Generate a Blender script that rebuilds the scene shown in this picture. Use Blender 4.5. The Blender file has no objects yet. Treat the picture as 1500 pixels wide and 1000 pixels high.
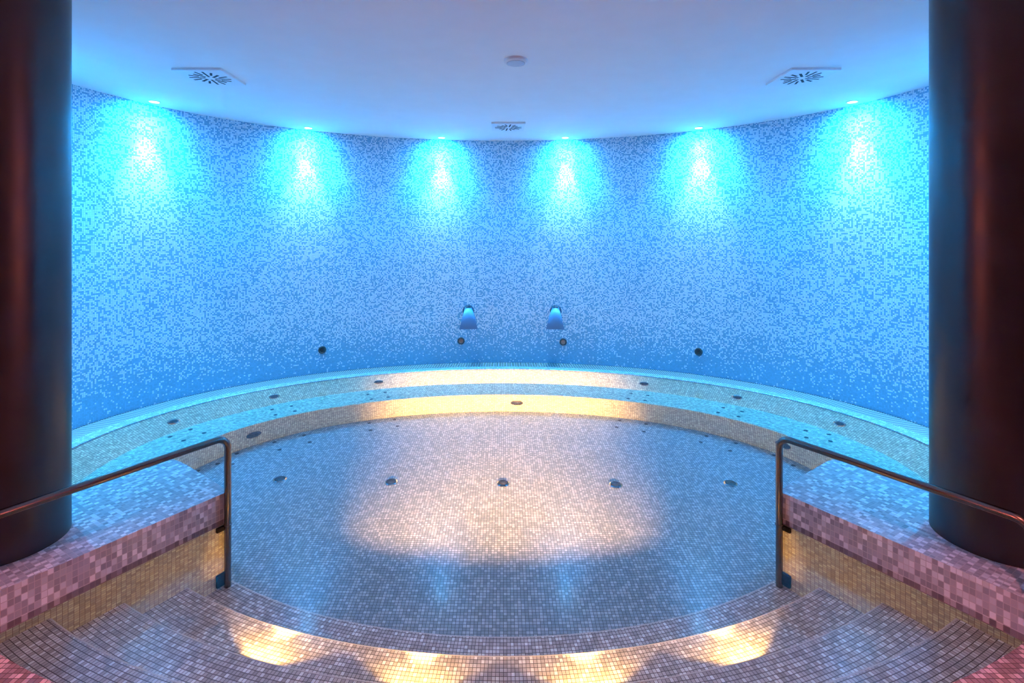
import bpy, bmesh, math, random
from math import sin, cos, pi, radians, hypot, atan2, sqrt
from mathutils import Vector, Matrix

random.seed(7)
S = 1.575                      # metres per layout unit (camera height above the water = 1 unit)
scene = bpy.context.scene
COL = scene.collection

# ------------------------------------------------------------------ layout
CX, CY = 0.0, 2.443            # centre of the oval room
EA, EB = 2.321, 1.709          # half axes of the oval wall
CEIL = 1.8436
PLAT = 0.11                    # top of the two tiled plinths above the water
DECK = 0.085
FLOORZ = -0.555

def ell(theta, off):
    """point on the oval, theta = 0 at the back, off = distance inside the wall"""
    return (CX + (EA - off) * sin(theta), CY + (EB - off) * cos(theta))

# ------------------------------------------------------------------ helpers
def tag(o, label=None, cat=None, group=None, kind=None):
    if label: o['label'] = label
    if cat: o['category'] = cat
    if group: o['group'] = group
    if kind: o['kind'] = kind
    return o

def link(name, bm, mat, parent=None, smooth=False, recalc=True):
    me = bpy.data.meshes.new(name)
    if recalc:
        bmesh.ops.recalc_face_normals(bm, faces=bm.faces)
    bm.to_mesh(me); bm.free()
    mats = mat if isinstance(mat, (list, tuple)) else [mat]
    for m in mats: me.materials.append(m)
    if smooth:
        for p in me.polygons: p.use_smooth = True
        try: me.set_sharp_from_angle(angle=radians(40))
        except Exception: pass
    o = bpy.data.objects.new(name, me)
    COL.objects.link(o)
    if parent is not None: o.parent = parent
    return o

def empty(name, loc, rot=(0, 0, 0)):
    o = bpy.data.objects.new(name, None)
    o.location = loc; o.rotation_euler = rot
    o.empty_display_size = 0.05
    COL.objects.link(o)
    return o

def dup(root, loc, rot=None):
    r = root.copy(); COL.objects.link(r); r.location = loc
    if rot is not None: r.rotation_euler = rot
    for ch in list(root.children):
        c = ch.copy(); COL.objects.link(c); c.parent = r
        for g in list(ch.children):
            d = g.copy(); COL.objects.link(d); d.parent = c
    return r

def uvl(bm): return bm.loops.layers.uv.verify()

def lathe(bm, prof, seg=32, mat_index=0, M=None, close=True):
    """prof: list of (r, z) in metres, turned about local z"""
    rings = []
    for (r, z) in prof:
        if r < 1e-6:
            v = bm.verts.new((0, 0, z)); rings.append([v])
        else:
            rings.append([bm.verts.new((r * cos(2*pi*i/seg), r * sin(2*pi*i/seg), z)) for i in range(seg)])
    fs = []
    for a, b in zip(rings, rings[1:]):
        if len(a) == 1 and len(b) == 1: continue
        for i in range(seg):
            j = (i + 1) % seg
            if len(a) == 1: f = bm.faces.new((a[0], b[i], b[j]))
            elif len(b) == 1: f = bm.faces.new((a[i], a[j], b[0]))
            else: f = bm.faces.new((a[i], a[j], b[j], b[i]))
            f.material_index = mat_index; fs.append(f)
    if M is not None:
        vs = [v for ring in rings for v in ring]
        bmesh.ops.transform(bm, matrix=M, verts=vs)
    return fs

def box(bm, c, s, M=None):
    x, y, z = c; a, b, h = s[0]/2, s[1]/2, s[2]/2
    co = [(-a,-b,-h),(a,-b,-h),(a,b,-h),(-a,b,-h),(-a,-b,h),(a,-b,h),(a,b,h),(-a,b,h)]
    vs = []
    for p in co:
        v = Vector((p[0]+x, p[1]+y, p[2]+z))
        if M is not None: v = M @ v
        vs.append(bm.verts.new(v))
    for f in ((0,3,2,1),(4,5,6,7),(0,1,5,4),(1,2,6,5),(2,3,7,6),(3,0,4,7)):
        bm.faces.new([vs[i] for i in f])
    return vs

def tube(bm, pts, r, seg=16, cap=True):
    """round bar through pts (metres)"""
    pts = [Vector(p) for p in pts]
    n = len(pts); rings = []
    t0 = (pts[1] - pts[0]).normalized()
    ref = Vector((0, 0, 1)) if abs(t0.z) < .9 else Vector((1, 0, 0))
    u = t0.cross(ref).normalized()
    for i, p in enumerate(pts):
        if i == 0: t = (pts[1]-pts[0]).normalized()
        elif i == n-1: t = (pts[-1]-pts[-2]).normalized()
        else: t = ((pts[i]-pts[i-1]).normalized() + (pts[i+1]-pts[i]).normalized()).normalized()
        u = (u - t * u.dot(t)).normalized(); w = t.cross(u)
        rings.append([bm.verts.new(p + r*(u*cos(2*pi*k/seg) + w*sin(2*pi*k/seg))) for k in range(seg)])
    for a, b in zip(rings, rings[1:]):
        for k in range(seg):
            j = (k+1) % seg
            bm.faces.new((a[k], a[j], b[j], b[k]))
    if cap:
        bm.faces.new(rings[0][::-1]); bm.faces.new(rings[-1])

def bend(p0, corner, p1, r, n=8):
    """points that round a corner with radius r"""
    p0, c, p1 = Vector(p0), Vector(corner), Vector(p1)
    d0 = (p0-c).normalized(); d1 = (p1-c).normalized()
    ang = d0.angle(d1); t = r / math.tan(ang/2)
    a = c + d0*t; b = c + d1*t
    bis = (d0+d1).normalized(); cen = c + bis * (r / sin(ang/2))
    out = []
    va, vb = a-cen, b-cen
    tot = va.angle(vb); ax = va.cross(vb).normalized()
    for i in range(n+1):
        out.append(cen + Matrix.Rotation(tot*i/n, 3, ax) @ va)
    return out

def ring(bm, prof, th0, th1, n, arc_off=None, ends=None):
    """sweep a profile [(off, z)] (layout units) along the oval from th0 to th1.
    uv: u = arc length at arc_off, v = distance along the profile (metres)."""
    uv = uvl(bm)
    if arc_off is None: arc_off = sum(p[0] for p in prof)/len(prof)
    cols, us = [], []
    u = 0.0; prev = None
    ths = [th0 + (th1-th0)*i/n for i in range(n+1)]
    for th in ths:
        p = ell(th, arc_off)
        if prev: u += hypot(p[0]-prev[0], p[1]-prev[1]) * S
        prev = p; us.append(u)
        def tt(o):
            if ends is None: return th
            m = (th0+th1)/2
            return m + (th-m)/((th1-th0)/2)*ends(o)*(1 if th1 > th0 else -1)
        cols.append([bm.verts.new((ell(tt(o), o)[0]*S, ell(tt(o), o)[1]*S, z*S)) for (o, z) in prof])
    mid = us[len(us)//2]
    us = [a - mid for a in us]
    vs = [0.0]
    for a, b in zip(prof, prof[1:]): vs.append(vs[-1] + hypot(a[0]-b[0], a[1]-b[1])*S)
    for i in range(n):
        for k in range(len(prof)-1):
            f = bm.faces.new((cols[i][k], cols[i+1][k], cols[i+1][k+1], cols[i][k+1]))
            for l, (uu, vv) in zip(f.loops, ((us[i], vs[k]), (us[i+1], vs[k]), (us[i+1], vs[k+1]), (us[i], vs[k+1]))):
                l[uv].uv = (uu, vv)
    return cols

# ------------------------------------------------------------------ materials
def new_mat(name):
    m = bpy.data.materials.new(name); m.use_nodes = True
    nt = m.node_tree; nt.nodes.clear()
    out = nt.nodes.new('ShaderNodeOutputMaterial')
    return m, nt, out

def plain(name, col, rough=.5, metal=0.0, spec=.5, noise=0.0, nscale=30.0, bump=0.0, coat=0.0):
    m, nt, out = new_mat(name)
    b = nt.nodes.new('ShaderNodeBsdfPrincipled')
    b.inputs['Base Color'].default_value = (*col, 1)
    b.inputs['Roughness'].default_value = rough
    b.inputs['Metallic'].default_value = metal
    b.inputs['Specular IOR Level'].default_value = spec
    b.inputs['Coat Weight'].default_value = coat
    nt.links.new(b.outputs[0], out.inputs[0])
    if noise or bump:
        tc = nt.nodes.new('ShaderNodeTexCoord')
        nz = nt.nodes.new('ShaderNodeTexNoise'); nz.inputs['Scale'].default_value = nscale
        nz.inputs['Detail'].default_value = 4
        nt.links.new(tc.outputs['Object'], nz.inputs['Vector'])
        if noise:
            mr = nt.nodes.new('ShaderNodeMapRange')
            mr.inputs['From Min'].default_value = .3; mr.inputs['From Max'].default_value = .7
            mr.inputs['To Min'].default_value = 1-noise; mr.inputs['To Max'].default_value = 1+noise
            nt.links.new(nz.outputs['Fac'], mr.inputs['Value'])
            mx = nt.nodes.new('ShaderNodeVectorMath'); mx.operation = 'SCALE'
            mx.inputs[0].default_value = col
            nt.links.new(mr.outputs[0], mx.inputs['Scale'])
            nt.links.new(mx.outputs[0], b.inputs['Base Color'])
            mr2 = nt.nodes.new('ShaderNodeMapRange')
            mr2.inputs['From Min'].default_value = .3; mr2.inputs['From Max'].default_value = .7
            mr2.inputs['To Min'].default_value = max(0, rough-.06); mr2.inputs['To Max'].default_value = rough+.06
            nt.links.new(nz.outputs['Fac'], mr2.inputs['Value'])
            nt.links.new(mr2.outputs[0], b.inputs['Roughness'])
        if bump:
            bp = nt.nodes.new('ShaderNodeBump'); bp.inputs['Strength'].default_value = bump
            bp.inputs['Distance'].default_value = .002
            nt.links.new(nz.outputs['Fac'], bp.inputs['Height'])
            nt.links.new(bp.outputs[0], b.inputs['Normal'])
    return m

def tile_mat(name, light, dark, grout, p, tile=.02, gw=.07, rough=.25, fade=None, jitter=.25, spec=.4, pair=False, seed=0.0):
    """square glass mosaic: each tile takes the light or the dark glaze at random.
    fade = (v0, v1, p0): the share of light tiles falls to p0 below v0 (a tile-laying pattern)."""
    m, nt, out = new_mat(name)
    N, L = nt.nodes.new, nt.links.new
    b = N('ShaderNodeBsdfPrincipled')
    b.inputs['Roughness'].default_value = rough
    b.inputs['Specular IOR Level'].default_value = spec
    L(b.outputs[0], out.inputs[0])
    uv = N('ShaderNodeUVMap')
    sc = N('ShaderNodeVectorMath'); sc.operation = 'SCALE'; sc.inputs['Scale'].default_value = 1/tile
    L(uv.outputs[0], sc.inputs[0])
    ad = N('ShaderNodeVectorMath'); ad.operation = 'ADD'; ad.inputs[1].default_value = (500+seed, 500+seed*1.7, 0)
    L(sc.outputs[0], ad.inputs[0])
    fl = N('ShaderNodeVectorMath'); fl.operation = 'FLOOR'; L(ad.outputs[0], fl.inputs[0])
    fr = N('ShaderNodeVectorMath'); fr.operation = 'FRACTION'; L(ad.outputs[0], fr.inputs[0])
    wn = N('ShaderNodeTexWhiteNoise'); wn.noise_dimensions = '2D'; L(fl.outputs[0], wn.inputs['Vector'])
    sepc = N('ShaderNodeSeparateColor'); L(wn.outputs['Color'], sepc.inputs[0])
    lt = N('ShaderNodeMath'); lt.operation = 'LESS_THAN'
    L(sepc.outputs[0], lt.inputs[0])
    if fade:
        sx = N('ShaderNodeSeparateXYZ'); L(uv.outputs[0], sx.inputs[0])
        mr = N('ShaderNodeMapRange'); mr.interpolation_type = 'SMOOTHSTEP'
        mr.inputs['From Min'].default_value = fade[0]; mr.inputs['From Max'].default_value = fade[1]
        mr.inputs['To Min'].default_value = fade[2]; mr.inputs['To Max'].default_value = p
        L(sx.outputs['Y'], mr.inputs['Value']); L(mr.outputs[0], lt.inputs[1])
    else:
        lt.inputs[1].default_value = p
    mix = N('ShaderNodeMix'); mix.data_type = 'RGBA'
    mix.inputs[6].default_value = (*dark, 1); mix.inputs[7].default_value = (*light, 1)
    L(lt.outputs[0], mix.inputs[0])
    # small per-tile tone differences
    mr = N('ShaderNodeMapRange'); mr.inputs['To Min'].default_value = 1-jitter; mr.inputs['To Max'].default_value = 1+jitter
    L(sepc.outputs[1], mr.inputs['Value'])
    sc2 = N('ShaderNodeVectorMath'); sc2.operation = 'SCALE'
    L(mix.outputs[2], sc2.inputs[0]); L(mr.outputs[0], sc2.inputs['Scale'])
    # grout
    s2 = N('ShaderNodeSeparateXYZ'); L(fr.outputs[0], s2.inputs[0])
    def edge(sock):
        a = N('ShaderNodeMath'); a.operation = 'SUBTRACT'; a.inputs[1].default_value = .5; L(sock, a.inputs[0])
        c = N('ShaderNodeMath'); c.operation = 'ABSOLUTE'; L(a.outputs[0], c.inputs[0])
        return c.outputs[0]
    mxx = N('ShaderNodeMath'); mxx.operation = 'MAXIMUM'
    L(edge(s2.outputs['X']), mxx.inputs[0]); L(edge(s2.outputs['Y']), mxx.inputs[1])
    gt = N('ShaderNodeMath'); gt.operation = 'GREATER_THAN'; gt.inputs[1].default_value = .5-gw; L(mxx.outputs[0], gt.inputs[0])
    gm = N('ShaderNodeMix'); gm.data_type = 'RGBA'
    L(gt.outputs[0], gm.inputs[0]); L(sc2.outputs[0], gm.inputs[6]); gm.inputs[7].default_value = (*grout, 1)
    L(gm.outputs[2], b.inputs['Base Color'])
    rg = N('ShaderNodeMapRange'); rg.inputs['To Min'].default_value = rough; rg.inputs['To Max'].default_value = .8
    L(gt.outputs[0], rg.inputs['Value']); L(rg.outputs[0], b.inputs['Roughness'])
    inv = N('ShaderNodeMath'); inv.operation = 'SUBTRACT'; inv.inputs[0].default_value = 1; L(gt.outputs[0], inv.inputs[1])
    bp = N('ShaderNodeBump'); bp.inputs['Strength'].default_value = .25; bp.inputs['Distance'].default_value = .001
    L(inv.outputs[0], bp.inputs['Height']); L(bp.outputs[0], b.inputs['Normal'])
    return m

def emit(name, col, strength):
    m, nt, out = new_mat(name)
    e = nt.nodes.new('ShaderNodeEmission')
    e.inputs[0].default_value = (*col, 1); e.inputs[1].default_value = strength
    nt.links.new(e.outputs[0], out.inputs[0])
    return m

BEIGE_L, BEIGE_D, GROUT = (.84, .80, .74), (.58, .53, .49), (.10, .09, .085)
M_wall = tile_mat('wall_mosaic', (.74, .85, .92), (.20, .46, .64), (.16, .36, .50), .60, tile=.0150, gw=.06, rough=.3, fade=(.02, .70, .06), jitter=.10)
M_floor = tile_mat('pool_floor_mosaic', (.50, .57, .58), (.32, .40, .42), (.11, .14, .145), .42, tile=.02, rough=.3, jitter=.14)
M_bench = tile_mat('bench_mosaic', (.80, .84, .62), (.62, .66, .48), (.22, .24, .19), .5, tile=.02, rough=.3, seed=11)
M_step = tile_mat('step_mosaic', BEIGE_L, BEIGE_D, GROUT, .33, tile=.02, rough=.3, seed=23)
M_deck = tile_mat('plinth_mosaic', (.76, .70, .69), (.42, .36, .36), (.60, .50, .47), .36, tile=.021, gw=.05, rough=.3, seed=37)
M_cream = tile_mat('cream_mosaic', (.97, .85, .56), (.88, .74, .46), (.42, .33, .20), .5, tile=.02, gw=.05, rough=.3, seed=51)
M_dry = tile_mat('dry_floor_mosaic', (.52, .40, .42), (.24, .17, .185), (.10, .08, .08), .33, tile=.02, rough=.3, seed=61)
M_nosing = plain('pale_nosing', (.66, .62, .57), .4)
M_strip = tile_mat('dark_plinth_mosaic', (.46, .38, .37), (.22, .17, .17), (.26, .20, .18), .36, tile=.021, gw=.05, rough=.15, seed=37)  # darker, smoother tiles for the narrow strip just above the waterline
M_white = plain('white_paint', (.86, .86, .86), .75, spec=.2, noise=.015, nscale=6)
M_room = plain('dark_plaster', (.33, .25, .25), .8, noise=.08, nscale=3)
M_column = plain('waxed_dark_plaster', (.022, .016, .015), .36, spec=.6, noise=.2, nscale=7)
M_steel = plain('brushed_steel', (.22, .18, .165), .2, metal=1.0)
M_dkchrome = plain('dark_chrome', (.16, .19, .24), .12, metal=1.0)
M_satin = plain('satin_steel', (.16, .32, .52), .6, metal=1.0)
M_chrome = plain('chrome', (.70, .71, .73), .08, metal=1.0)
M_copper = plain('copper_nozzle', (.50, .30, .24), .4, metal=.6)
M_black = plain('black_rubber', (.008, .008, .008), .85, spec=.15)
M_dark = plain('dark_slot', (.02, .022, .026), .6)
M_plastic = plain('white_plastic', (.82, .82, .83), .4)
M_cover = plain('grey_cover', (.50, .54, .60), .4)
M_grate = plain('grate_bar_white', (.48, .49, .48), .45)
M_grille = plain('dark_suction_grille', (.05, .055, .06), .35)
M_lamp = emit('lamp_lens_blue_white', (.55, .85, 1.0), 3.0)
M_red = emit('lamp_lens_red', (1.0, .22, .17), .8)
M_warm = emit('lamp_lens_warm', (1.0, .55, .2), 4.0)

# water: a clear refracting surface with the faintest ripple
M_water, nt, out = new_mat('still_water')
rf = nt.nodes.new('ShaderNodeBsdfRefraction')
rf.inputs['IOR'].default_value = 1.333; rf.inputs['Roughness'].default_value = 0.0
rf.inputs['Color'].default_value = (.70, .94, 1, 1)
gl = nt.nodes.new('ShaderNodeBsdfGlossy'); gl.inputs['Roughness'].default_value = .14
fz = nt.nodes.new('ShaderNodeFresnel'); fz.inputs['IOR'].default_value = 1.333
g = nt.nodes.new('ShaderNodeMixShader')
nt.links.new(fz.outputs[0], g.inputs[0]); nt.links.new(rf.outputs[0], g.inputs[1]); nt.links.new(gl.outputs[0], g.inputs[2])
tc = nt.nodes.new('ShaderNodeTexCoord')
nz = nt.nodes.new('ShaderNodeTexNoise'); nz.inputs['Scale'].default_value = 2.2; nz.inputs['Detail'].default_value = 2
nt.links.new(tc.outputs['Object'], nz.inputs['Vector'])
bp = nt.nodes.new('ShaderNodeBump'); bp.inputs['Strength'].default_value = .06; bp.inputs['Distance'].default_value = .01
nt.links.new(nz.outputs['Fac'], bp.inputs['Height']); nt.links.new(bp.outputs[0], gl.inputs['Normal'])
nt.links.new(g.outputs[0], out.inputs[0])

# ------------------------------------------------------------------ room shell
def struct(name, bm, mat, **k):
    return tag(link(name, bm, mat, **k), kind='structure')

WT = radians(120)
bm = bmesh.new()
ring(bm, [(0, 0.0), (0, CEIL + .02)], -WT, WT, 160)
# shell thickness outside
ring(bm, [(-.08, CEIL + .02), (-.08, -.75), (0, -.75), (0, 0.0)], -WT, WT, 80)
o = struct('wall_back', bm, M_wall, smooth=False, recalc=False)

xs, ys = ell(WT, 0)
REAR = -1.9
for sgn, nm in ((-1, 'wall_left'), (1, 'wall_right')):
    bm = bmesh.new()
    box(bm, (sgn*2.39*S, (ys+REAR)/2*S, (CEIL-.6)/2*S), (.08*S, (ys-REAR)*S, (CEIL+.64)*S))
    box(bm, (sgn*(xs+2.43)/2*S, (ys+.042)*S, (CEIL-.6)/2*S), ((2.43-xs)*S, .08*S, (CEIL+.64)*S))
    struct(nm, bm, M_room)
bm = bmesh.new()
box(bm, (0, (REAR-.04)*S, (CEIL-.6)/2*S), (5.0*S, .08*S, (CEIL+.64)*S))
struct('wall_rear', bm, M_room)

# ceiling slab
bm = bmesh.new()
box(bm, (0, (REAR+4.3)/2*S, (CEIL+.05)*S), (5.1*S, (4.3-REAR)*S, .1*S))
struct('ceiling', bm, M_white)
# pool floor
bm = bmesh.new(); uv = uvl(bm)
n = 96; OFF_BENCH = .645
vs = [bm.verts.new((ell(2*pi*i/n, .60)[0]*S, ell(2*pi*i/n, .60)[1]*S, FLOORZ*S)) for i in range(n)]
f = bm.faces.new(vs[::-1])
for l in f.loops: l[uv].uv = (l.vert.co.x, l.vert.co.y)
struct('floor', bm, M_floor, recalc=False)

# ------------------------------------------------------------------ plinths beside the stair
WL0, WL1 = (-1.286, 1.273), (-.985, 1.780)       # side wall line (waterline) of the left plinth
dx, dy = WL1[0]-WL0[0], WL1[1]-WL0[1]
def wl(y): return WL0[0] + (y-WL0[1])*dx/dy
PB = [(-.985, 1.780), (-1.069, 1.848), (-1.156, 1.911), (-1.248, 1.978), (-1.315, 2.024), (-1.355, 2.045), (-1.40, 2.035),
      (-1.456, 1.975), (-1.51, 1.875), (-1.56, 1.78), (-1.65, 1.69), (-1.80, 1.60), (-1.95, 1.53), (-2.345, 1.53), (-2.345, .60), (wl(.60), .60)]
def plinth(sgn, name):
    bm = bmesh.new(); uv = uvl(bm)
    pts = [(sgn*-x, y) for x, y in PB]
    if sgn > 0: pts = pts[::-1]
    ang = atan2(dy, dx) * (1 if sgn < 0 else -1)
    ang = atan2(dy, dx) if sgn < 0 else atan2(dy, -dx)
    top = [bm.verts.new((x*S, y*S, PLAT*S)) for x, y in pts]
    STRIP_Z = .0185
    strip = [bm.verts.new((x*S, y*S, STRIP_Z*S)) for x, y in pts]
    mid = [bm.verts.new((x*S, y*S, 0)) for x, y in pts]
    bot = [bm.verts.new((x*S, y*S, (FLOORZ-.02)*S)) for x, y in pts]
    f = bm.faces.new(top)
    for l in f.loops:
        x, y = l.vert.co.x, l.vert.co.y
        l[uv].uv = (x*cos(ang)+y*sin(ang), -x*sin(ang)+y*cos(ang))
    u = 0.0
    for i in range(len(pts)):
        j = (i+1) % len(pts)
        d = hypot(pts[i][0]-pts[j][0], pts[i][1]-pts[j][1])*S
        f = bm.faces.new((top[i], strip[i], strip[j], top[j]))
        for l, q in zip(f.loops, ((u, PLAT*S*.72), (u, STRIP_Z*S*.72), (u+d, STRIP_Z*S*.72), (u+d, PLAT*S*.72))): l[uv].uv = q
        f = bm.faces.new((strip[i], mid[i], mid[j], strip[j])); f.material_index = 2
        for l, q in zip(f.loops, ((u, STRIP_Z*S*.72), (u, 0), (u+d, 0), (u+d, STRIP_Z*S*.72))): l[uv].uv = q
        f = bm.faces.new((mid[i], bot[i], bot[j], mid[j])); f.material_index = 1
        for l, q in zip(f.loops, ((u, 0), (u, FLOORZ*S), (u+d, FLOORZ*S), (u+d, 0))): l[uv].uv = q
        u += d
    bmesh.ops.recalc_face_normals(bm, faces=bm.faces)
    bmesh.ops.triangulate(bm, faces=[f for f in bm.faces if len(f.verts) > 4])
    return link(name, bm, [M_deck, M_cream, M_strip], recalc=False)
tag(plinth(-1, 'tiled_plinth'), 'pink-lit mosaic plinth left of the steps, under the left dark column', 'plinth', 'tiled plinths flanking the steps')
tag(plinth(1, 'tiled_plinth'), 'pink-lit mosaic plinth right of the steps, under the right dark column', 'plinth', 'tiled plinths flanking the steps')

# ------------------------------------------------------------------ bench ring: coping, sloped back, seat, front
BT = radians(119)
def bench_end(o):
    pts = [(-.1, 119.5), (.15, 119.5), (.235, 120), (.39, 121), (.655, 116.4), (.8, 116)]
    for (a, p), (b, q) in zip(pts, pts[1:]):
        if o <= b: return radians(p + (q-p)*(o-a)/(b-a))
    return radians(116)
root = empty('pool_bench', (0, CY*S, FLOORZ*S))
tag(root, 'curved underwater tiled bench running along the back wall of the pool', 'bench')
def bpart(name, prof, mat=M_bench):
    bm = bmesh.new()
    ring(bm, prof, -BT, BT, 150, ends=bench_end)
    o = link(name, bm, mat, root, recalc=False)
    o.matrix_parent_inverse = Matrix.Translation(-Vector(root.location))
    return o
bpart('coping', [(.150, -.06), (.150, .0005), (.152, .0025), (.222, .0025), (.228, -.002), (.235, -.015)], M_floor)
bpart('backrest', [(.235, -.015), (.385, -.215), (.39, -.22)])
bpart('seat', [(.39, -.22), (.655, -.22)])
bpart('front_panel', [(.655, -.22), (.66, -.225), (.645, FLOORZ-.01)])

# ------------------------------------------------------------------ overflow grate behind the coping
root = empty('overflow_grate', (0, CY*S, -.02*S))
tag(root, 'white slatted overflow grate running along the foot of the curved mosaic wall', 'grate')
inv = Matrix.Translation(-Vector(root.location))
bm = bmesh.new()
ring(bm, [(.002, .0), (.002, -.045), (.148, -.045), (.148, -.001)], -BT, BT, 150, ends=bench_end)
o = link('channel', bm, M_dark, root, recalc=False); o.matrix_parent_inverse = inv
bm = bmesh.new()
pitch = .0138
th = -radians(118.5); cnt = 0
while th < radians(118.5):
    p0 = ell(th, .006); p1 = ell(th, .146)
    nx, ny = p1[0]-p0[0], p1[1]-p0[1]; ln = hypot(nx, ny); nx /= ln; ny /= ln
    M = Matrix(((ny, nx, 0, (p0[0]+p1[0])/2*S), (-nx, ny, 0, (p0[1]+p1[1])/2*S), (0, 0, 1, -.001*S), (0, 0, 0, 1)))
    box(bm, (0, 0, 0), (.0066*S, ln*S, .0012*S), M)
    th += pitch / hypot(EA*cos(th), EB*sin(th)); cnt += 1
o = link('slats', bm, M_grate, root); o.matrix_parent_inverse = inv

# ------------------------------------------------------------------ steps
root = empty('pool_steps', (0, 1.1*S, FLOORZ*S))
tag(root, 'curved mosaic steps leading down into the pool between the two plinths', 'steps')
inv = Matrix.Translation(-Vector(root.location))
LEV = [(.33, -.05), (.505, -.182), (.69, -.306), (.845, -.43)]   # (nosing offset, tread depth), top to bottom
prev_off = .15
ST = radians(46)
def step_end(o):
    """half angle at which the tread meets the side wall of the plinth"""
    lo, hi = 0.0, radians(70)
    for _ in range(40):
        m = (lo+hi)/2
        x, y = ell(pi-m, o)
        if x < -wl(y)-.0008: lo = m
        else: hi = m
    return lo
for k, (off, z) in enumerate(LEV):
    bm = bmesh.new()
    nxt = LEV[k+1][1] if k+1 < len(LEV) else FLOORZ
    back = prev_off - .02
    ring(bm, [(back, z), (off-.006, z)], pi+ST, pi-ST, 60, ends=step_end)
    ring(bm, [(off, z-.006), (off-.002, nxt-.01)], pi+ST, pi-ST, 60, ends=step_end)
    o = link('step', bm, M_step, root, recalc=False); o.matrix_parent_inverse = inv
    bm = bmesh.new()
    ring(bm, [(off-.006, z), (off-.0045, z+.0006), (off-.0005, z-.003), (off, z-.006)], pi+ST, pi-ST, 60, ends=step_end)
    e = link('nosing', bm, M_nosing, o, recalc=False)
    prev_off = off
# dry floor at the head of the stair
bm = bmesh.new(); uv = uvl(bm)
n = 40
arc = [ell(pi + ST*1.0 - 2*ST*i/n, .15) for i in range(n+1)]
arc = [p for p in arc if abs(p[0]) < abs(wl(p[1]))-.001]
_e = step_end(.15)
arc = [ell(pi+_e, .15)] + [p for p in arc] + [ell(pi-_e, .15)]
xe = abs(wl(.599))
pts = arc + [(xe-.001, .598), (2.348, .598), (2.348, REAR+.002), (-2.348, REAR+.002), (-2.348, .598), (-xe+.001, .598)]
if arc[0][0] > 0: pts = arc + [(-xe+.001, .598), (-2.348, .598), (-2.348, REAR+.002), (2.348, REAR+.002), (2.348, .598), (xe-.001, .598)]
top = [bm.verts.new((x*S, y*S, DECK*S)) for x, y in pts]
f = bm.faces.new(top)
if f.normal.z < 0: f.normal_flip()
f.normal_update()
if f.normal.z < 0: bmesh.ops.reverse_faces(bm, faces=[f])
for l in f.loops: l[uv].uv = (l.vert.co.x, l.vert.co.y)
bmesh.ops.triangulate(bm, faces=[f])
u = 0
for a, b in zip(arc, arc[1:]):
    d = hypot(a[0]-b[0], a[1]-b[1])*S
    vsn = [bm.verts.new((p[0]*S, p[1]*S, zz*S)) for p, zz in ((a, DECK), (b, DECK), (b, -.06), (a, -.06))]
    f = bm.faces.new(vsn)
    for l, q in zip(f.loops, ((u, 0), (u+d, 0), (u+d, -.14*S), (u, -.14*S))): l[uv].uv = q
    u += d
struct('floor_deck', bm, M_dry, recalc=False)

# ------------------------------------------------------------------ water surface
bm = bmesh.new()
n = 128
vs = [bm.verts.new((ell(2*pi*i/n, .149)[0]*S, ell(2*pi*i/n, .149)[1]*S, 0)) for i in range(n)]
f = bm.faces.new(vs[::-1])
f.normal_update()
if f.normal.z < 0: bmesh.ops.reverse_faces(bm, faces=[f])
o = link('pool_water', bm, M_water, recalc=False)
for p in o.data.polygons: p.use_smooth = True
tag(o, 'still clear water filling the round mosaic pool', 'water', kind='stuff')

# ------------------------------------------------------------------ columns
COLS = {-1: (-1.476, 1.480), 1: (1.470, 1.496)}
CR = .147
for sgn, side in ((-1, 'left'), (1, 'right')):
    bm = bmesh.new()
    h = CEIL - PLAT
    prof = [(0, 0), (CR*S, 0), (CR*S, h*.25*S), (CR*S, h*.5*S), (CR*S, h*.75*S), (CR*S, h*S), (0, h*S)]
    lathe(bm, prof, seg=96)
    o = link('column', bm, M_column, smooth=True)
    o.location = (COLS[sgn][0]*S, COLS[sgn][1]*S, PLAT*S)
    tag(o, 'dark round waxed plaster column standing on the %s tiled plinth' % side, 'column', 'dark round columns')

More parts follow.
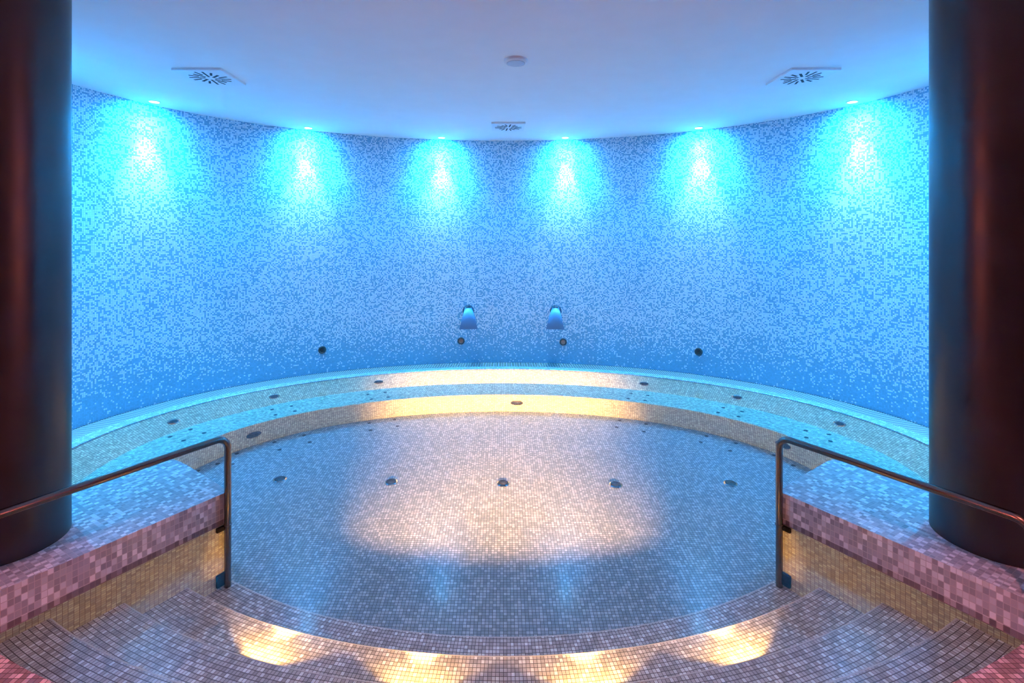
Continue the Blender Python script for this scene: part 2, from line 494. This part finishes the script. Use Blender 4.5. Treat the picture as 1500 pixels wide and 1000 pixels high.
# ------------------------------------------------------------------ handrails
RAILZ, RR = .312, .0115
for sgn, side in ((-1, 'left'), (1, 'right')):
    def W(x, y): return (-sgn*x, y)
    e = .016                                # stand-off from the side wall, towards the stair
    tx, ty = dx/hypot(dx, dy), dy/hypot(dx, dy)
    nx, ny = ty, -tx
    P1 = (wl(1.772)+nx*e, 1.772+ny*e)
    P0 = (wl(1.228)+nx*e, 1.228+ny*e)
    a, b = W(*P1), W(*P0)
    root = empty('handrail', (a[0]*S, a[1]*S, -.43*S))
    tag(root, 'bent steel tube handrail on the %s plinth, running past the %s column' % (side, side), 'handrail', 'steel handrails beside the steps')
    inv = Matrix.Translation(-Vector(root.location))
    def V(p, z): return Vector((p[0]*S, p[1]*S, z*S))
    bm = bmesh.new()
    path = [V(a, -.428), V(a, -.2), V(a, 0), V(a, .15)] + bend(V(a, 0), V(a, RAILZ), V(b, RAILZ), .04*S) + \
        [V(((a[0]+b[0])/2, (a[1]+b[1])/2), RAILZ)] + bend(V(a, RAILZ), V(b, RAILZ), V(b, 0), .04*S) + [V(b, DECK+.001)]
    tube(bm, path, RR*S, seg=20)
    o = link('tube_rail', bm, M_steel, root, smooth=True); o.matrix_parent_inverse = inv
    # wall brackets: one under the dry band, one near the foot, and a foot flange at the deck end
    rot = atan2(ty, tx) if sgn < 0 else atan2(ty, -tx)
    for z, hh in ((-.018, .034), (-.375, .075)):
        bm = bmesh.new()
        M = Matrix.Translation(V(a, z)) @ Matrix.Rotation(rot, 4, 'Z')
        sg = 1 if sgn < 0 else -1
        box(bm, (-.018*S, sg*.0085*S, 0), (.034*S, .012*S, hh*S), M)
        bmesh.ops.bevel(bm, geom=bm.edges[:], offset=.003, segments=2, affect='EDGES')
        o = link('wall_bracket', bm, M_black, root); o.matrix_parent_inverse = inv
    bm = bmesh.new()
    lathe(bm, [(0, .0005), (.0152*S, .0005), (.0152*S, .010*S), (RR*1.15*S, .016*S), (RR*1.1*S, .018*S)], seg=28, M=Matrix.Translation(V(b, DECK)))
    o = link('foot_flange', bm, M_black, root, smooth=True); o.matrix_parent_inverse = inv
    bm = bmesh.new()
    lathe(bm, [(RR*S, -.004*S), (RR*1.18*S, -.003*S), (RR*1.18*S, .003*S), (RR*S, .004*S)], seg=24, M=Matrix.Translation(V(a, .0)))
    o = link('joint_collar', bm, M_steel, root, smooth=True); o.matrix_parent_inverse = inv

# ------------------------------------------------------------------ ceiling fittings
def wall_frame(th, off, z):
    """matrix whose local +z points from the wall into the room at angle th"""
    x, y = ell(th, off)
    nx, ny = -sin(th)/ (EA-off), -cos(th)/(EB-off)
    l = hypot(nx, ny); nx /= l; ny /= l
    zax = Vector((nx, ny, 0)); xax = Vector((0, 0, 1)).cross(zax).normalized(); yax = zax.cross(xax)
    M = Matrix((xax, yax, zax)).transposed().to_4x4()
    M.translation = Vector((x*S, y*S, z*S))
    return M
def th_of(x, y, off=0): return atan2((x-CX)/(EA-off), (y-CY)/(EB-off))

# square swirl vents
def make_vent():
    r = empty('ceiling_vent', (0, 0, CEIL*S))
    h = .120*S; t = .012*S
    bm = bmesh.new(); box(bm, (0, 0, -t/2), (2*h, 2*h, t))
    bmesh.ops.bevel(bm, geom=bm.edges[:], offset=.0015, segments=1, affect='EDGES')
    link('face_plate', bm, M_plastic, r)
    bm = bmesh.new()
    ns = 16
    for i in range(ns):
        a = 2*pi*i/ns + .12
        r0, r1, w_ = ((.022, .098, .010), (.050, .094, .011), (.024, .080, .012), (.050, .098, .010))[i % 4]
        M = Matrix.Rotation(a, 4, 'Z')
        box(bm, ((r0+r1)/2*S, .004*S, -t-.0006), ((r1-r0)*S, w_*S, .0014), M)
    link('swirl_slots', bm, M_dark, r)
    return r
vents = [(-1.489, 2.532, 'square swirl air vent in the white ceiling near the left column', 0),
         (1.514, 2.529, 'square swirl air vent in the white ceiling near the right column', 0),
         (.035, 3.623, 'square swirl air vent in the white ceiling above the two spouts', 0)]
v0 = make_vent()
for i, (x, y, lab, rz) in enumerate(vents):
    o = v0 if i == 0 else dup(v0, (0, 0, 0))
    o.location = (x*S, y*S, CEIL*S)
    tag(o, lab, 'air vent', 'ceiling air vents')

# round flush ceiling speaker
r = empty('ceiling_speaker', (.057*S, 2.311*S, CEIL*S))
tag(r, 'round white flush fitting in the middle of the ceiling', 'ceiling fitting')
bm = bmesh.new()
lathe(bm, [(.055*S, 0), (.054*S, -.010*S), (.044*S, -.016*S), (.042*S, -.010*S), (.041*S, -.004*S)], seg=40)
link('rim', bm, M_plastic, r, smooth=True)
bm = bmesh.new()
lathe(bm, [(.0425*S, -.012*S), (.040*S, -.0165*S), (.03*S, -.018*S), (0, -.019*S)], seg=40)
link('cover', bm, M_cover, r, smooth=True)

# ------------------------------------------------------------------ lights
def spot(name, loc, direc, col, power, size, blend, radius, parent=None):
    ld = bpy.data.lights.new(name, 'SPOT'); ld.energy = power; ld.color = col
    ld.spot_size = radians(size); ld.spot_blend = blend; ld.shadow_soft_size = radius
    o = bpy.data.objects.new(name, ld); COL.objects.link(o)
    o.location = loc
    o.rotation_euler = Vector(direc).to_track_quat('-Z', 'Y').to_euler()
    return o

BLUE_W = 5.0
BLUE_N = 70.0
BLUE_F = 115.0
BLUE_S = 42.0
BLUE = (.003, .41, 1.0)
BLUE_HOT = (.52, .88, 1.0)
def make_downlight(lens):
    r = empty('downlight', (0, 0, CEIL*S))
    bm = bmesh.new()
    lathe(bm, [(.034*S, 0), (.034*S, -.003*S), (.027*S, -.004*S), (.025*S, .0)], seg=28)
    link('trim_ring', bm, M_plastic, r, smooth=True)
    bm = bmesh.new()
    lathe(bm, [(.026*S, -.0015*S), (0, -.002*S)], seg=28)
    link('lens', bm, lens, r)
    return r
lamps = [(-2.20, 2.20), (-2.108, 2.997), (-1.414, 3.655), (-.499, 4.022), (.499, 4.022), (1.414, 3.655), (2.104, 2.997), (2.20, 2.20)]
wlab = ['blue wall-washing downlight hidden behind the left column', 'first blue wall-washing downlight from the left column', 'second blue wall-washing downlight from the left column',
        'blue wall-washing downlight just left of the ceiling vent by the wall', 'blue wall-washing downlight just right of the ceiling vent by the wall',
        'second blue wall-washing downlight from the right column', 'first blue wall-washing downlight from the right column', 'blue wall-washing downlight hidden behind the right column']
d0 = make_downlight(M_lamp)
for i, (x, y) in enumerate(lamps):
    th = th_of(x, y, .09)
    x, y = ell(th, .09)
    o = d0 if i == 0 else dup(d0, (0, 0, 0))
    o.location = (x*S, y*S, CEIL*S)
    tag(o, wlab[i], 'downlight', 'blue downlights along the curved wall')
    F = wall_frame(th, 0, 0); inn = F.to_3x3() @ Vector((0, 0, 1))
    z = (CEIL-.012)*S
    spot('blue_beam', (x*S, y*S, z), (-inn.x*.10, -inn.y*.10, -1), BLUE_HOT, BLUE_W, 82, 1.0, .02)
    spot('blue_halo', (x*S, y*S, z), (-inn.x*.10, -inn.y*.10, -1), BLUE_HOT, 2.5, 140, 1.0, .02)
    spot('blue_core', (x*S, y*S, z), (-inn.x*.06, -inn.y*.06, -1), BLUE_HOT, BLUE_N, 46, 1.0, .02)
    spot('blue_flood', (x*S, y*S, z), (-inn.x*.14, -inn.y*.14, -1), BLUE, BLUE_F*(2.0 if i in (0, 7) else 1.0), 106, 1.0, .03)
    spot('blue_spill', (x*S, y*S, z), (-inn.x*.40, -inn.y*.40, -1), BLUE, BLUE_S, 172, 1.0, .03)

# slim upright red lamps on the side walls, level with the dry floor
RED_W = 11.0
RED = (1.0, .22, .17)
BAR_H = .95
def make_bar():
    r = empty('wall_lamp', (0, 0, 0))
    bm = bmesh.new(); box(bm, (0, 0, .012*S), (.07*S, (BAR_H+.04)*S, .024*S))
    bmesh.ops.bevel(bm, geom=bm.edges[:], offset=.004, segments=2, affect='EDGES')
    link('housing', bm, M_black, r)
    bm = bmesh.new(); box(bm, (0, 0, .026*S), (.05*S, BAR_H*S, .006*S))
    link('diffuser', bm, M_red, r)
    return r
b0 = make_bar()
for i, sgn in enumerate((-1, 1)):
    o = b0 if i == 0 else dup(b0, (0, 0, 0))
    zax = Vector((-sgn, 0, 0)); yax = Vector((0, 0, 1)); xax = yax.cross(zax)
    M = Matrix((xax, yax, zax)).transposed().to_4x4(); M.translation = Vector((sgn*2.349*S, -.25*S, 1.2*S))
    o.matrix_world = M
    tag(o, 'upright red lamp on the %s side wall by the dry floor' % ('left' if sgn < 0 else 'right'), 'wall lamp', 'red wall lamps')
    ld = bpy.data.lights.new('red_glow', 'AREA'); ld.shape = 'RECTANGLE'; ld.size = .06*S; ld.size_y = BAR_H*S
    ld.energy = RED_W; ld.color = RED; ld.spread = radians(62)
    lo = bpy.data.objects.new('red_glow', ld); COL.objects.link(lo)
    M2 = Matrix((-xax, yax, -zax)).transposed().to_4x4(); M2.translation = Vector((sgn*(2.349-.031)*S, -.25*S, 1.2*S))
    lo.matrix_world = M2

# two unseen pink fill lights over the stair head, added to brighten the steps
PINK_W = 215.0
d1 = make_downlight(M_red)
for i, x in enumerate((-.62, .62)):
    o = d1 if i == 0 else dup(d1, (0, 0, 0))
    o.location = (x*S, .30*S, CEIL*S)
    tag(o, 'added pink fill light in the ceiling over the head of the steps, on the %s' % ('left' if x < 0 else 'right'), 'downlight', 'added pink fill lights over the steps')
    spot('pink_fill', (x*S, .30*S, (CEIL-.012)*S), (0, .08, -1), (1.0, .27, .18), PINK_W, 80, .8, .05)

# four underwater lamps in the riser above the second tread
WARM_W = 7.0
WARM_N = 460.0
OFFR = .505
lx = [-.70, -.245, .245, .70]
wl4 = ['leftmost of the four warm lamps in the step riser', 'warm lamp in the step riser, second from the left',
       'warm lamp in the step riser, second from the right', 'rightmost of the four warm lamps in the step riser']
r0 = empty('step_lamp', (0, 0, 0))
bm = bmesh.new(); lathe(bm, [(.034*S, -.004*S), (.034*S, .004*S), (.028*S, .006*S), (.026*S, .004*S)], seg=28)
link('bezel', bm, M_steel, r0, smooth=True)
bm = bmesh.new(); lathe(bm, [(.0265*S, .004*S), (0, .0045*S)], seg=28)
link('lens', bm, M_warm, r0)
for i, x in enumerate(lx):
    th = pi - math.asin(x/(EA-OFFR))
    F = wall_frame(th, OFFR, -.240)
    inn = F.to_3x3() @ Vector((0, 0, 1))
    F.translation = F.translation + inn*.004*S
    o = r0 if i == 0 else dup(r0, (0, 0, 0))
    o.matrix_world = F
    tag(o, wl4[i], 'lamp', 'warm lamps in the step riser')
    loc = F.translation + inn*.016*S
    spot('warm_beam', loc, (inn.x, inn.y, inn.z-.02), (1.0, .40, .10), WARM_W, 124, .25, .012)
    spot('warm_core', loc, (inn.x, inn.y, inn.z-.06), (1.0, .345, .11), WARM_N, 52, 1.0, .012)

# ------------------------------------------------------------------ spouts and nozzles
def make_spout():
    r = empty('water_spout', (0, 0, 0))
    bm = bmesh.new()
    lathe(bm, [(0, 0), (.048*S, 0), (.048*S, .006*S), (.040*S, .016*S), (.028*S, .022*S), (.026*S, .05*S)], seg=36)
    link('wall_flange', bm, M_dkchrome, r, smooth=True)
    # fan-shaped blade: leaves the flange, bends down and widens
    bm = bmesh.new()
    nseg = 12; wseg = 10; t = .006*S
    rows_t, rows_b = [], []
    for i in range(nseg+1):
        s = i/nseg
        out = (.028 + .085*sin(s*pi*.5)) * S
        down = (.026 - .158*(1-cos(s*pi*.5))) * S
        half = (.024 + .050*s**1.25) * S
        rt, rb = [], []
        for j in range(wseg+1):
            q = -1 + 2*j/wseg
            crown = .010*S*(1-q*q)*(1-.6*s)
            rt.append(bm.verts.new((q*half, down+crown*.5, out+crown)))
            rb.append(bm.verts.new((q*half*.96, down+crown*.5-t*(1-s*.3), out+crown-t)))
        rows_t.append(rt); rows_b.append(rb)
    for i in range(nseg):
        for j in range(wseg):
            bm.faces.new((rows_t[i][j], rows_t[i][j+1], rows_t[i+1][j+1], rows_t[i+1][j]))
            bm.faces.new((rows_b[i][j], rows_b[i+1][j], rows_b[i+1][j+1], rows_b[i][j+1]))
        for j, d in ((0, 1), (wseg, -1)):
            bm.faces.new((rows_t[i][j], rows_t[i+1][j], rows_b[i+1][j], rows_b[i][j]))
    for i in (0, nseg):
        for j in range(wseg):
            bm.faces.new((rows_t[i][j], rows_t[i][j+1], rows_b[i][j+1], rows_b[i][j]))
    link('fan_blade', bm, M_satin, r, smooth=True)
    bm = bmesh.new()
    tube(bm, [(0, .004*S, .0), (0, .010*S, .03*S), (0, .012*S, .045*S)], .022*S, seg=20)
    link('neck', bm, M_dkchrome, r, smooth=True)
    return r
s0 = make_spout()
for i, (x, y, z) in enumerate([(-.292, 4.138, .43), (.432, 4.122, .432)]):
    o = s0 if i == 0 else dup(s0, (0, 0, 0))
    o.matrix_world = wall_frame(th_of(x, y), .0005, z)
    tag(o, 'chrome fan-shaped water spout on the back wall, the %s one of the pair' % ('left' if x < 0 else 'right'), 'water spout', 'pair of water spouts')

def make_wall_jet(mat, rr):
    r = empty('wall_nozzle', (0, 0, 0))
    bm = bmesh.new()
    lathe(bm, [(rr*S, 0), (rr*S, .005*S), (rr*.8*S, .009*S), (rr*.62*S, .006*S)], seg=28)
    link('ring', bm, M_grille, r, smooth=True)
    bm = bmesh.new()
    lathe(bm, [(rr*.7*S, .003*S), (rr*.45*S, .006*S), (rr*.2*S, .007*S), (rr*.16*S, .002*S), (0, .001*S)], seg=28)
    link('nozzle', bm, mat, r, smooth=True)
    return r
w0 = make_wall_jet(M_copper, .030)
w1 = make_wall_jet(M_grille, .029)
for i, (src, x, y, z, lab) in enumerate([
        (w0, -.352, 4.132, .182, 'round copper nozzle in the wall below the left spout'),
        (w0, .493, 4.113, .177, 'round copper nozzle in the wall below the right spout'),
        (w1, -1.387, 3.813, .177, 'round black nozzle low in the wall, well left of the spouts'),
        (w1, 1.474, 3.763, .173, 'round black nozzle low in the wall, well right of the spouts')]):
    o = src if i in (0, 2) else dup(src, (0, 0, 0))
    o.matrix_world = wall_frame(th_of(x, y), .0005, z)
    tag(o, lab, 'nozzle', 'nozzles in the wall')

# massage jets in the sloped backrest
def make_back_jet():
    r = empty('massage_jet', (0, 0, 0))
    bm = bmesh.new()
    lathe(bm, [(.034*S, 0), (.034*S, .004*S), (.026*S, .007*S), (.022*S, .003*S)], seg=28)
    link('ring', bm, M_chrome, r, smooth=True)
    bm = bmesh.new()
    lathe(bm, [(.024*S, .001*S), (.017*S, .007*S), (.009*S, .009*S), (.007*S, .004*S), (0, .003*S)], seg=24)
    link('eyeball', bm, M_grille, r, smooth=True)
    return r
def slope_frame(th, t=.5):
    o0, z0 = .235, -.015; o1, z1 = .39, -.22
    off = o0+(o1-o0)*t; z = z0+(z1-z0)*t
    F = wall_frame(th, off, z)
    tilt = atan2(o1-o0, z0-z1)          # lean of the backrest
    return F @ Matrix.Rotation(-tilt, 4, 'X') @ Matrix.Translation((0, 0, .0025))
j0 = make_back_jet()
jets = [(-1.926, 2.884), (-1.529, 3.337), (-.928, 3.691), (1.024, 3.639), (1.554, 3.322), (1.943, 2.852), (1.97, 2.267)]
jl = ['round massage jet in the bench backrest nearest the left column', 'round massage jet in the bench backrest, second from the left column',
      'round massage jet in the bench backrest, left of the spouts', 'round massage jet in the bench backrest, right of the spouts',
      'round massage jet in the bench backrest, above the right handrail corner', 'round massage jet in the bench backrest, over the middle of the right handrail',
      'round massage jet half hidden by the edge of the right column']
for i, (x, y) in enumerate(jets):
    o = j0 if i == 0 else dup(j0, (0, 0, 0))
    o.matrix_world = slope_frame(th_of(x, y, .31))
    tag(o, jl[i], 'massage jet', 'massage jets in the backrest')

# round suction grilles in the bench front
def make_suction():
    r = empty('suction_grille', (0, 0, 0))
    bm = bmesh.new()
    lathe(bm, [(.043*S, 0), (.043*S, .005*S), (.036*S, .009*S), (.034*S, .006*S)], seg=32)
    link('ring', bm, M_grille, r, smooth=True)
    bm = bmesh.new()
    lathe(bm, [(.035*S, .004*S), (.02*S, .010*S), (0, .011*S)], seg=32)
    for k in range(8):
        M = Matrix.Rotation(2*pi*k/8, 4, 'Z')
        box(bm, (.018*S, 0, .011*S), (.020*S, .003*S, .003*S), M)
    link('grille', bm, M_grille, r, smooth=True)
    return r
q0 = make_suction()
for i, (x, y, lab) in enumerate([(-1.466, 2.935, 'round dark suction grille in the bench front, by the left handrail corner'),
                                 (.094, 3.5, 'round suction grille in the bench front, in the middle below the spouts'),
                                 (1.591, 2.801, 'round dark suction grille in the bench front, seen through the right handrail')]):
    o = q0 if i == 0 else dup(q0, (0, 0, 0))
    o.matrix_world = wall_frame(th_of(x, y, .65), .6565, -.385)
    tag(o, lab, 'suction grille', 'suction grilles in the bench front')

# inlets in the pool floor
def make_inlet():
    r = empty('floor_inlet', (0, 0, 0))
    bm = bmesh.new()
    lathe(bm, [(.033*S, 0), (.033*S, .004*S), (.027*S, .008*S), (.025*S, .003*S)], seg=32)
    link('ring', bm, M_chrome, r, smooth=True)
    bm = bmesh.new()
    lathe(bm, [(.0255*S, .003*S), (.012*S, .005*S), (.006*S, .010*S), (0, .010*S)], seg=32)
    link('cap', bm, M_grille, r, smooth=True)
    return r
i0 = make_inlet()
il = ['leftmost of the five round inlets across the pool floor', 'round inlet in the pool floor, second of the five from the left',
      'middle one of the five round inlets across the pool floor', 'round inlet in the pool floor, second of the five from the right',
      'rightmost of the five round inlets across the pool floor']
for i, (x, y) in enumerate([(-1.158, 2.581), (-.581, 2.577), (-.002, 2.573), (.575, 2.552), (1.158, 2.542)]):
    o = i0 if i == 0 else dup(i0, (0, 0, 0))
    o.location = (x*S, y*S, FLOORZ*S)
    tag(o, il[i], 'floor inlet', 'row of inlets in the pool floor')

# small air nozzles, in fours
def make_air(rr=.012):
    bm = bmesh.new()
    lathe(bm, [(rr*S, 0), (rr*S, .002*S), (rr*.7*S, .004*S), (rr*.45*S, .004*S), (rr*.4*S, .001*S), (0, .001*S)], seg=16)
    return link('air_nozzle', bm, M_grille, smooth=True)
a0 = make_air(); used = False
corner = ['back left', 'back right', 'front left', 'front right']
def quad(pts, z, lab, grp):
    """four nozzles: sort into back/front, left/right"""
    global used
    pts = sorted(pts, key=lambda p: -p[1])
    back = sorted(pts[:2]); front = sorted(pts[2:])
    for c, (x, y) in zip(corner, back+front):
        if not used: o = a0; used = True
        else:
            o = a0.copy(); COL.objects.link(o)
        o.location = (x*S, y*S, z*S)
        tag(o, lab % c, 'air nozzle', grp)
SZ = -.2195
quad([(-1.79, 2.85), (-1.684, 2.803), (-1.838, 2.747), (-1.733, 2.70)], SZ, '%s air nozzle of the four in the seat near the left column', 'air nozzles in the bench seat')
quad([(-1.478, 3.184), (-1.382, 3.249), (-1.414, 3.091), (-1.321, 3.157)], SZ, '%s air nozzle of the four in the seat above the left handrail', 'air nozzles in the bench seat')
quad([(-.949, 3.49), (-.841, 3.54), (-.899, 3.393), (-.796, 3.437)], SZ, '%s air nozzle of the four in the seat left of the spouts', 'air nozzles in the bench seat')
quad([(.901, 3.516), (1.005, 3.47), (.852, 3.407), (.956, 3.364)], SZ, '%s air nozzle of the four in the seat right of the spouts', 'air nozzles in the bench seat')
quad([(1.419, 3.218), (1.507, 3.148), (1.35, 3.133), (1.444, 3.061)], SZ, '%s air nozzle of the four in the seat above the right handrail', 'air nozzles in the bench seat')
quad([(1.72, 2.835), (1.815, 2.78), (1.665, 2.74), (1.765, 2.69)], SZ, '%s air nozzle of the four in the seat near the right column', 'air nozzles in the bench seat')
FZ = FLOORZ + .0005
quad([(-1.237, 3.093), (-1.375, 2.992), (-1.303, 2.899), (-1.166, 3.002)], FZ, '%s nozzle of the floor four just right of the left handrail corner', 'air nozzles in the pool floor')
quad([(-.886, 3.292), (-.734, 3.357), (-.848, 3.182), (-.692, 3.249)], FZ, '%s nozzle of the four in the floor left of the middle', 'air nozzles in the pool floor')
quad([(.778, 3.339), (.937, 3.274), (.735, 3.232), (.89, 3.161)], FZ, '%s nozzle of the four in the floor right of the middle', 'air nozzles in the pool floor')
quad([(1.256, 3.082), (1.389, 2.978), (1.188, 3.001), (1.313, 2.886)], FZ, '%s nozzle of the floor four just left of the right handrail corner', 'air nozzles in the pool floor')
quad([(-1.52, 2.84), (-1.56, 2.72), (-1.62, 2.64), (-1.48, 2.72)], FZ, '%s nozzle of the four in the floor inside the left handrail', 'air nozzles in the pool floor')
quad([(1.53, 2.82), (1.57, 2.70), (1.63, 2.62), (1.49, 2.70)], FZ, '%s nozzle of the four in the floor inside the right handrail', 'air nozzles in the pool floor')

# light passing through the water surface
for o in scene.objects:
    if o.type == 'LIGHT': o.data.cycles.is_caustics_light = True
    elif o.name.startswith('pool_water'): o.cycles.is_caustics_caster = True
    elif o.type == 'MESH': o.cycles.is_caustics_receiver = True

# ------------------------------------------------------------------ camera, world, view
cam = bpy.data.cameras.new('camera'); co = bpy.data.objects.new('camera', cam); COL.objects.link(co)
cam.sensor_width = 36.0; cam.sensor_fit = 'HORIZONTAL'
cam.lens = 730.0/1500*36
cam.shift_x = 12.5/1500
cam.shift_y = -(500-354.5)/1500
co.location = (0, 0, 1.0*S); co.rotation_euler = (radians(90), 0, 0)
cam.clip_start = .01
scene.camera = co
w = bpy.data.worlds.new('world'); scene.world = w; w.use_nodes = True
w.node_tree.nodes['Background'].inputs[0].default_value = (0, 0, 0, 1)
vs_ = scene.view_settings
vs_.view_transform = 'Standard'; vs_.look = 'None'; vs_.gamma = 1.0; vs_.use_curve_mapping = False
vs_.exposure = 1.15
cy_ = scene.cycles
cy_.max_bounces = 10; cy_.diffuse_bounces = 5; cy_.glossy_bounces = 5; cy_.transmission_bounces = 8
cy_.caustics_refractive = True; cy_.caustics_reflective = True
cy_.sample_clamp_indirect = 6.0
cy_.blur_glossy = .5
cy_.use_denoising = True
